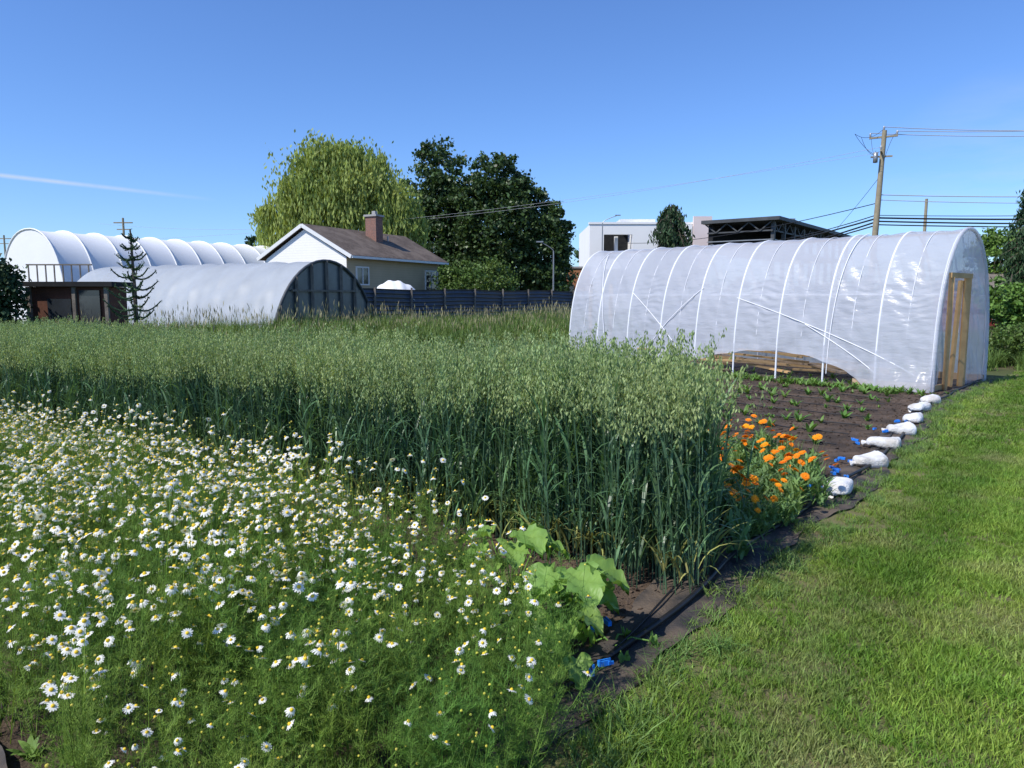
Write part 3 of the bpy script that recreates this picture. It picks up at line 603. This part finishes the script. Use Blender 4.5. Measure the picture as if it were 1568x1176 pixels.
mk("covered_boat",[(V,np.stack([i+j,i+j+1,i+11+j+1,i+11+j],-1).reshape(-1,4),0),beam([-6.7,38.2,0],[-6.7,38.2,2.],.12,m=1),beam([-5.2,38.7,0],[-5.2,38.7,2.],.12,m=1)],[M_tarp,M_gray],smooth=True)

# ------------------------------------------------------------------ far buildings
wb=empty("white_modern_building",(16,93,0))
def facade(x0,x1,y,z0,z1,holes,m,T=ID,th=.6):
    xs=sorted({x0,x1,*[h[0] for h in holes],*[h[1] for h in holes]});zs=sorted({z0,z1,*[h[2] for h in holes],*[h[3] for h in holes]});o=[]
    for a,b in zip(xs,xs[1:]):
        for c,d in zip(zs,zs[1:]):
            if not any(h[0]<=a and b<=h[1] and h[2]<=c and d<=h[3] for h in holes): o.append(box(a,b,y,y+th,c,d,m,T))
    return o
mk("facade",facade(9.3,23.6,90,0,10.3,[(11.0,14.4,6.2,9.1),(11.0,14.4,2,5),(15.5,19,2,5)],0),[M_stucco],parent=wb)
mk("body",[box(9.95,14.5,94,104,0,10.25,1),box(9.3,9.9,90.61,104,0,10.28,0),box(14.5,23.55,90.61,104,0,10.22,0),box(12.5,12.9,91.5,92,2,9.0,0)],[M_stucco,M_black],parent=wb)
mk("parapet",[box(9.2,23.7,89.9,90.7,10.31,10.55,0),box(13.2,17.5,92,98,10.31,11.1,0),box(21.6,23.8,89.6,89.98,5,11.2,1),box(20.8,21.5,89.7,89.98,5,10.2,0)],[M_stucco,M_pink],parent=wb)
cs=empty("construction_building",(36,92,0));T=frame((26.2,75),(.6,.8))
q=[box(-.6,31,-.6,7.5,9.25,9.6,0,T),box(0,31,0,7,6.2,6.5,0,T),box(.2,30.8,6.5,7,6.5,9.2,1,T)]
for x in np.arange(.2,31,3.4):
    q.append(box(x,x+.35,.1,.45,0,9.2,0,T))
for k in range(24):
    x=.3+k*1.28;p0=T([[x,.2,8.3 if k%2 else 9.2]])[0];p1=T([[x+1.28,.2,9.2 if k%2 else 8.3]])[0];q.append(beam(p0,p1,.12))
for k in range(6):
    y=.3+k*1.15;q.append(beam(T([[-.1,y,8.3 if k%2 else 9.2]])[0],T([[-.1,y+1.15,9.2 if k%2 else 8.3]])[0],.12))
q.append(beam(T([[0,.25,8.3]])[0],T([[31,.25,8.3]])[0],.14));q.append(beam(T([[0,.2,8.3]])[0],T([[0,7,8.3]])[0],.14));q.append(beam(T([[0,.2,7.4]])[0],T([[31,.2,7.4]])[0],.1,m=2));q.append(beam(T([[-.1,.2,7.4]])[0],T([[-.1,7,7.4]])[0],.1,m=2))
mk("steel_frame",q,[M_steel,M_black,M_grey],parent=cs)
tb=empty("low_commercial_building",(2.4,82,0))
mk("walls",[box(-1,4.7,80,88,0,3.7,0),box(-1.1,4.8,79.8,88.2,3.71,4.6,1),box(0,1.2,79.9,79.98,1.2,2.6,2),box(2.1,3.6,79.9,79.98,1.2,2.6,2)],[M_teal,M_conc,M_glass],parent=tb)
bb=empty("brick_building",(7,84,0))
mk("walls",[box(4.9,8.4,80,88,0,4.7,0),box(4.85,8.5,79.9,88.1,4.71,4.9,1),box(5.6,6.6,79.9,79.98,1.4,3.,2)],[M_orbr,M_conc,M_glass],parent=bb)
sh=empty("garden_shed",(-13,22.5,0))
mk("walls",[box(-14.3,-11.9,22,22.1,0,1.95,0),box(-14.3,-14.2,22.1,23.0,0,1.95,0),box(-12.0,-11.9,22.1,23.0,0,1.95,0),box(-14.2,-12.0,22.9,23.0,0,1.95,0),box(-14.5,-11.7,21.8,23.2,1.96,2.1,1),
    box(-12.75,-12.15,21.93,21.99,.1,1.85,2),box(-13.7,-13.0,21.93,21.99,1.0,1.6,2),box(-14.3,-14.18,21.9,21.99,0,1.95,3),box(-12.95,-12.85,21.9,21.99,0,1.95,3),box(-12.0,-11.9,21.9,21.99,0,1.95,3)],[M_brown,M_black,M_glass,M_gray],parent=sh)
pr_=[]
for k in range(8): pr_.append(beam([-23.6+k*.42,36.5,2.4],[-23.6+k*.42,36.5,3.2],.05))
pr_+= [beam([-23.7,36.5,3.22],[-20.5,36.5,3.22],.07),box(-23.8,-20.4,36.4,39,2.2,2.38),beam([-23.6,36.6,0],[-23.6,36.6,2.2],.12),beam([-20.6,36.6,0],[-20.6,36.6,2.2],.12)]
mk("raised_deck",pr_,[M_gray])
rb=empty("red_barn",(18.6,29,0))
mk("walls",[box(17.6,20.5,28,31,0,1.9,0),box(18.2,18.75,27.93,27.99,.9,1.5,1),box(18.12,18.2,27.92,27.99,.8,1.6,2),box(18.75,18.83,27.92,27.99,.8,1.6,2)],[M_red,M_glass,M_trim],parent=rb)
mk("roof",[(np.array([[17.3,27.7,1.88],[20.8,27.7,1.88],[20.8,31.3,1.88],[17.3,31.3,1.88],[17.3,29.5,2.6],[20.8,29.5,2.6]]),np.array([[0,1,5,4],[3,4,5,2]]),0)],[M_gray],parent=rb)

# ------------------------------------------------------------------ trees
def crown(blobs,n,size,m,asp=.6,hang=None,cl=.2,inner=.45):
    out=[]
    tot=sum(b[3]*b[4]*b[5] for b in blobs)**1.0
    for b in blobs:
        c=np.array(b[:3]);r=np.array(b[3:6]);k=int(n*(b[3]*b[4]*b[5])/tot);nc=max(k//70,9)
        d=unit(R.normal(size=(nc,3)));rad=R.uniform(inner,1.06,nc)**.7;cc=c+d*r*rad[:,None]
        i=R.integers(0,nc,k);wts=R.uniform(.5,1.5,nc)
        C=cc[i]+R.normal(size=(k,3))*(cl*r.mean()*wts[i]*.7)[:,None]*np.array([1,1,.65]);out.append(leaves(C,size,m,asp,hang))
    return out
def tree(name,x,y,h,tr,blobs,n,size,mt,hang=None,cl=.2):
    parts=[tube([[x,y,0],[x+.1,y,h*.25],[x-.1,y,h*.5],[x,y,h*.8]],[tr,tr*.75,tr*.5,tr*.15],8,1)]
    for b in blobs:
        s=np.array([x,y,h*R.uniform(.2,.4)]);e=np.array(b[:3]);parts.append(tube([s,(s+e)/2+[0,0,.3],e,e+(e-s)*.2],[tr*.4,tr*.25,tr*.12,.02],6,1))
    parts+=crown(blobs,n,size,0,hang=hang,cl=cl,asp=.75)
    return mk(name,parts,[mt,M_bark])
wx,wy=-13.6,60.
wbl=[(wx-.3,wy,9.6,4.4,4.2,3.9),(wx+1.3,wy+.5,11.2,2.9,3,2.6),(wx-3.6,wy,7.6,2.8,3,2.9),(wx+4.0,wy,8.,2.6,3,3.3),(wx-.5,wy-1.2,11,3,2.5,2.8),(wx-5.6,wy+.5,7.,1.4,1.6,2.2),(wx+2.2,wy-.5,7.5,3,3,3.2)]
parts=[tube([[wx,wy,0],[wx+.2,wy,3],[wx,wy,7],[wx-.4,wy,11]],[.6,.5,.3,.08],8,1)]
for b in wbl: parts.append(tube([[wx,wy,3],[(wx+b[0])/2,wy,b[2]*.75],[b[0],b[1],b[2]+1]],[.3,.16,.05],6,1))
for b in wbl:
    nc=int(30*b[3]*b[4]/12)+6;dc=unit(R.normal(size=(nc,3)));dc[:,2]=np.abs(dc[:,2])*R.choice([1,1,-.3],nc)
    ns=int(430*b[3]*b[4]/12);d=unit(dc[R.integers(0,nc,ns)]+R.normal(0,.18,(ns,3)));c=np.array(b[:3])+d*np.array(b[3:6])*R.uniform(.7,1.04,ns)[:,None]
    L=R.uniform(1.,3.4,ns);L=np.minimum(L,c[:,2]-1.5)
    for t in np.linspace(0,1,12):
        C=c+np.stack([d[:,0]*.35*t,d[:,1]*.35*t,-L*t+0*t],1)+R.normal(0,.09,(ns,3));parts.append(leaves(C,.42,0,.32,.75))
parts+=crown(wbl,18000,.36,0,.45,.5)
mk("willow_tree",parts,[M_willow,M_bark])
tree("cottonwood_tree",-6.9,72,16.5,.5,[(-6.9,72,13.6,2.3,2.4,3.0),(-7.6,72,10,3.2,3,3.6),(-5.6,72,9,3,3,3.5),(-7,71,6,3.4,3,3.2),(-6.6,72,3.5,3.5,3,2.5)],30000,.34,M_dark,cl=.17)
tree("cottonwood_tree",-1.4,70,14.8,.5,[(-1.5,70,12.2,2.7,2.6,2.5),(-3.2,70,10,2.5,2.6,2.7),(.4,70,10.2,2.6,2.6,2.9),(-1.2,69,7.5,3.8,3,3.4),(-3.3,70,5.,2.8,3,3),(.2,70,4.6,3,3,3)],36000,.34,M_dark,cl=.17)
tree("cottonwood_tree",3.2,70,11,.35,[(2.6,70,9.,1.8,1.8,2.4),(4.,70,7.6,1.5,1.6,2.4),(3,70,5.4,2.5,2.2,2.8),(3.2,70,3.2,2.6,2,2)],22000,.32,M_dark,cl=.18)
tree("rounded_bush",-2.4,48,4,.2,[(-3.2,48,2.5,1.7,1.6,1.45),(-1.4,48,2.6,1.6,1.6,1.4),(-2.3,47.5,1.6,2.5,1.8,1.5)],18000,.17,M_bush)
tree("garden_tree",19.4,30,4.4,.12,[(19.6,30,3.2,1.0,1.1,1.1),(20.6,30,2.6,1.1,1.1,1.1),(19.2,30,2.,.9,1,.9)],12000,.15,M_mid)
tree("garden_tree",16.4,24.5,3.,.1,[(16.2,24.5,1.6,.7,.8,.7),(16.9,24.,1.2,.9,1,1.)],10000,.13,M_mid)
tree("rounded_bush",12.8,17.6,1,.05,[(12.3,17.8,.4,.8,.5,.4),(12.9,18.6,.55,.9,.6,.5)],7000,.08,M_bush)
tree("cedar_hedge",-15.,20.5,3,.1,[(-14.9,20.5,1.9,.95,.9,1.2),(-14.3,20.6,1.2,.7,.7,1.4),(-16.,20.6,1.6,1,.9,1.6),(-14.6,20.5,2.3,.55,.5,.65),(-15.2,20.5,1.,1.2,.8,1.)],34000,.13,M_conif,cl=.2)
def conifer(name,x,y,h,r,n,mt,droop=.35,z0=.3,ex=.75,dens=46,ls=.16):
    parts=[tube([[x,y,0],[x,y,h*.5],[x+.03,y,h]],[.035*h,.022*h,.004*h],8,1)]
    for k in range(n):
        f=(k+.5)/n;z=z0+(h-z0)*f;rr=r*(1-f)**ex*R.uniform(.7,1.1)+.06
        for j in range(7):
            a=R.uniform(0,2*pi);e=np.array([x+math.cos(a)*rr,y+math.sin(a)*rr,z-rr*droop]);s=np.array([x,y,z])
            mid=(s+e)/2+[0,0,rr*(.12+droop*.3)];parts.append(tube([s,mid,e],[.02,.012,.004],4,1))
            q=int(dens*rr)+10;t=R.uniform(.1,1,q)[:,None];C=s*(1-t)**2+2*mid*t*(1-t)+e*t**2+R.normal(0,.06,(q,3))*np.array([1,1,1.2])-[0,0,.08];parts.append(leaves(C,ls,0,.35,.5))
    return mk(name,parts,[mt,M_bark])
conifer("weeping_conifer",6.35,30,5.3,1.6,30,M_conif,.9,.6,.36,100,.2)
conifer("spruce_tree",17.25,25,5.7,1.35,34,M_conif,.25,.3,.7,90,.16)
conifer("spruce_tree",19.6,27,4.6,1.4,26,M_conif,.25,.3,.75,90,.18)
mp=[];x,y=-10.15,20.;mp.append(tube([[x,y,0],[x+.03,y,1.8],[x,y,3.45]],[.07,.05,.02],8,1))
for k in range(9):
    z=1.15+.26*k
    for j in range(6):
        if R.random()<.12: continue
        rr=(.62*(1-(k/10)**1.3)+.05)*R.uniform(.65,1.2);dz=R.normal(0,.05)
        a=j*pi/3+k*.5+R.normal(0,.2);pts=[np.array([x,y,z+dz])+np.array([math.cos(a)*rr*t,math.sin(a)*rr*t,-.16*rr*math.sin(t*pi)+.30*rr*t*t]) for t in np.linspace(0,1,7)]
        mp.append(tube(pts,np.linspace(.028,.016,7),5,0));C=np.array(pts)[R.integers(0,7,40)]+R.normal(0,.022,(40,3));mp.append(leaves(C,.06,0,.4))
C=np.c_[R.normal(x,.04,(140,2)),R.uniform(.8,3.5,140)];C[:,1]+=y-x;mp.append(leaves(C,.08,0,.4))
mk("monkey_puzzle_tree",mp,[M_conif,M_bark])
bl=[]
for k in range(70):
    X=R.uniform(-120,120);Y=R.uniform(125,165)
    hh=R.uniform(3.5,6.5);bl.append((X,Y,hh*.55,R.uniform(3,6),3,hh*.55))
bl+=[(-45,125,8,3,3,4.6),(-41.5,125,8,3.5,3,4.2),(-48,126,6,3,3,4),(11.,120,5.5,3,3,4.4),(5,130,4,3,3,3)]
mk("distant_trees",crown(bl,50000,.75,0,.7),[M_dark])

# ------------------------------------------------------------------ poles & wires
def cat(p,q,sag,r=.02,n=24,m=0):
    t=np.linspace(0,1,n)[:,None];P=np.array(p)*(1-t)+np.array(q)*t;P[:,2]-=sag*4*(t*(1-t))[:,0];return tube(P,r,4,m)
up=empty("utility_pole",(21.6,45,0))
tp=np.array([21.95,45,11.4])
mk("pole",[tube([[21.55,45,0],[21.75,45,6],tp],[.2,.17,.13],10)],[M_pole],parent=up,smooth=True)
mk("crossarms",[beam([21.2,45.3,11.0],[22.6,44.7,11.05],.1),beam([21.4,44.2,10.1],[22.3,45.8,10.1],.09),beam([21.3,45.2,9.9],[22.4,44.8,9.9],.09)],[M_pole],parent=up)
mk("insulators",[tube([[a,b,c],[a,b,c+.15],[a,b,c+.25]],[.05,.07,.03],8) for a,b,c in ((21.25,45.28,11.05),(22.55,44.72,11.1),(21.9,45,11.4),(21.45,44.3,10.14),(22.25,45.7,10.14))],[M_grey],parent=up,smooth=True)
mk("transformer",[tube([[21.4,44.8,9.5],[21.4,44.8,9.52],[21.4,44.8,10.1],[21.4,44.8,10.12]],[.05,.13,.13,.05],12)],[M_grey],parent=up,smooth=True)
w=[]
for a,q,s,r,m in (((22.55,44.7,11.3),(60,40,14.2),1.2,.02,1),((21.25,45.3,11.3),(60,43,13.8),1.2,.02,1),((21.9,45,11.6),(60,46,14.6),1.2,.02,1),
    ((21.7,45,7.7),(60,44,9.2),.7,.025,1),((21.7,45,7.4),(60,44,8.6),.7,.02,1),((21.7,45,6.35),(60,44,7.4),.5,.05,0),((21.7,45,6.15),(60,44,7.0),.5,.045,0),((21.7,45,5.95),(60,44,6.5),.4,.035,0),((21.7,45,6.5),(60,44,7.8),.5,.02,0),
    ((21.7,45,7.2),(12,100,9),1.0,.025,0),((21.7,45,6.3),(22,100,7.6),.8,.05,0),((21.7,45,6.1),(25,100,7.),.8,.05,0),((21.7,45,5.9),(25,100,6.6),.6,.04,0),((21.7,45,6.5),(30,100,9.),.6,.03,0),
    ((21.4,44.3,10.3),(-45,82,9.6),2.2,.009,1),((21.4,44.3,10.0),(-75,90,9.),2.4,.008,1),((21.7,45,8.6),(24,60,5.),.2,.015,0)):
    w.append(cat(a,q,s,r,m=m))
w.append(cat((21.3,45.3,11.2),(21.4,44.8,10.2),.5,.012));w.append(cat((20.6,45,11.0),(21.7,45,10.2),.5,.012));w.append(cat((22.5,44.8,11.2),(21.8,44.9,9.0),-.3,.012));w.append(cat((20.2,45,11.2),(21.9,45,11.5),.35,.012));w.append(cat((20.2,45,11.2),(21.9,45,9.9),.3,.012))
mk("power_lines",w,[M_wire,M_wireg])
def pole2(x,y,h,arm=True):
    pr=[tube([[x,y,0],[x,y,h]],[.16,.11],8)]
    if arm: pr.append(beam([x-1,y,h-.5],[x+1,y,h-.5],.12));pr.append(beam([x-.7,y,h-1.2],[x+.7,y,h-1.2],.1))
    return mk("utility_pole",pr,[M_pole])
pole2(32.9,60,9.4,False);pole2(-41.3,80,10.0);pole2(-73,108,10.5)
def lamp(x,y,h,L,sx):
    t=np.linspace(0,1,12);P=np.stack([x+sx*L*np.sin(t*pi/2)**1.5,np.full(12,y),h-.8+.8*np.sin(t*pi/2)],1)
    return mk("street_lamp",[tube([[x,y,0],[x,y,h-.8]],[.08,.055],8),tube(P,.04,6),box(x+sx*L-.3,x+sx*L+.3,y-.1,y+.1,h-.05,h+.06,0)],[M_grey],smooth=False)
lamp(3.6,65,6.4,1.2,-1);lamp(10.1,84,10.7,1.7,1);lamp(33.5,86,10.5,1.5,-1)

# ------------------------------------------------------------------ sandbags, clips
def sandbag(x,y,rz,L,W_,H_):
    n,k=28,18;u=np.linspace(0,pi,k);v=np.linspace(0,2*pi,n,endpoint=False);U,Vv=np.meshgrid(u,v,indexing="ij")
    sp_=lambda a,p:np.sign(a)*np.abs(a)**p
    X=L/2*sp_(np.cos(U),.6);Y=W_/2*sp_(np.sin(U),.55)*sp_(np.cos(Vv),.8);Z=H_/2*sp_(np.sin(U),.5)*sp_(np.sin(Vv),.75)
    ph=R.uniform(0,6);b=.010*np.sin(X*26+ph)+.012*np.sin(Y*31+X*9+ph)+.006*np.sin(X*70+Y*55);Z=Z+b*np.sin(U);Y=Y*(1+.12*np.sin(X*14+ph));Z=Z*(1+.5*X/L)
    P=np.stack([X,Y,np.maximum(Z,-H_*.4)+H_*.4],-1).reshape(-1,3)
    nk=tube([[-L*.46,0,H_*.3],[-L*.5,0,H_*.3],[-L*.54,.01,H_*.28],[-L*.62,.02,H_*.2]],[.03,.014,.02,.035],10)
    i=np.arange(k-1)[:,None]*n;j=np.arange(n)[None];jn=(j+1)%n;F=np.stack([i+j,i+jn,i+n+jn,i+n+j],-1).reshape(-1,4)
    c,s=math.cos(rz),math.sin(rz);Mx=np.array([[c,-s,0],[s,c,0],[0,0,1]])
    f=lambda Q:np.asarray(Q)@Mx.T+[x,y,.02]
    return mk("sandbag",[(f(P),F,0),(f(nk[0]),nk[1],0)],[M_bag],smooth=True)
for x,y,a in ((2.76,6.0,.9),(3.5,7.0,.1),(4.08,7.9,-.6),(4.7,8.72,-.3),(5.3,9.55,.8),(5.9,10.5,.5),(6.5,11.3,.4)):
    sandbag(x-.03,y+.03,a,R.uniform(.29,.34),.21,.13)
def clip(x,y,z,rz):
    T=frame((x,y),(math.cos(rz),math.sin(rz)));k=.85
    c=[box(-.03*k,.03*k,-.012*k,-.006*k,z,z+.024,0,T),box(-.03*k,.03*k,.006*k,.012*k,z,z+.024,0,T),box(-.03*k,-.02*k,-.006*k,.006*k,z,z+.022,0,T),box(.02*k,.05*k,-.02*k,-.0125*k,z+.005,z+.02,0,T),box(.02*k,.05*k,.0125*k,.02*k,z+.005,z+.02,0,T)]
    return mk("blue_clip",c,[M_blue])
for x,y in ((.46,3.40),(.53,3.46),(.40,2.98),(.46,3.05)): clip(x-.06,y+.02,.05,R.uniform(0,3))
for x,y in ((2.55,6.1),(2.9,6.6),(3.0,6.75),(3.3,7.2),(3.85,8.1),(4.4,8.75),(5.,9.5)):
    for k in range(3): clip(x+R.normal(0,.07),y+R.normal(0,.07),.05,R.uniform(0,3))

# ------------------------------------------------------------------ light, sky, camera
el=math.radians(50);sd=np.array([-.83,-.56]);sd/=np.linalg.norm(sd)
sun=bpy.data.lights.new("sun","SUN");sun.energy=5.;sun.angle=math.radians(.5);sun.color=(1,.955,.88)
so=bpy.data.objects.new("sun",sun);scene.collection.objects.link(so)
d=Vector((sd[0]*math.cos(el),sd[1]*math.cos(el),math.sin(el)));so.rotation_euler=d.to_track_quat('Z','Y').to_euler();so.location=(0,0,30)
w=bpy.data.worlds.new("World");scene.world=w;w.use_nodes=True;n=w.node_tree.nodes;l=w.node_tree.links;n.clear()
sky=n.new("ShaderNodeTexSky");sky.sky_type='NISHITA';sky.sun_disc=False;sky.sun_elevation=el;sky.sun_rotation=math.atan2(sd[0],sd[1])%(2*pi);sky.air_density=1.0;sky.dust_density=.2;sky.ozone_density=3.0
tc=n.new("ShaderNodeTexCoord");D=tc.outputs["Generated"]
def dot(v):
    q=n.new("ShaderNodeVectorMath");q.operation="DOT_PRODUCT";l.new(D,q.inputs[0]);q.inputs[1].default_value=v;return q.outputs["Value"]
def mth(op,a,b=None):
    q=n.new("ShaderNodeMath");q.operation=op
    for i,v in enumerate((a,b)):
        if v is None: continue
        if hasattr(v,"is_output"): l.new(v,q.inputs[i])
        else: q.inputs[i].default_value=v
    return q.outputs[0]
ab=mth("ABSOLUTE",dot((-.111,.083,-.990)));nz=noise(n,l,30,4,D)
c1=mrange(n,l,ab,.0004,.0032,1,0);c1=mth("MULTIPLY",c1,mrange(n,l,dot((1,0,0)),-.36,-.5,0,.6));c1=mth("MULTIPLY",c1,mrange(n,l,nz,.2,.6,.5,1))
mp_=n.new("ShaderNodeMapping");mp_.inputs["Scale"].default_value=(1,1,5);l.new(D,mp_.inputs[0])
c2=mth("MULTIPLY",mrange(n,l,dot((.55,.828,.09)),.985,.999,0,.35),mrange(n,l,noise(n,l,5,6,mp_.outputs[0]),.4,.75))
f=mth("MINIMUM",mth("ADD",c1,c2),1.)
c=mixc(n,l,1.,sky.outputs[0],(.80,1.08,1.56),"MULTIPLY");c=mixc(n,l,f,c,(6.,6.6,7.4))
bg=n.new("ShaderNodeBackground");bg.inputs[1].default_value=.115;l.new(c,bg.inputs[0]);o=n.new("ShaderNodeOutputWorld");l.new(bg.outputs[0],o.inputs[0])
cam=bpy.data.cameras.new("camera");cam.lens=26;cam.sensor_width=36;cam.clip_end=3000;cam.clip_start=.05
co=bpy.data.objects.new("camera",cam);scene.collection.objects.link(co);co.location=(0,0,1.65);co.rotation_euler=(math.radians(90-6.7),0,0);scene.camera=co
scene.view_settings.view_transform='Standard';scene.view_settings.look='None';scene.view_settings.exposure=0
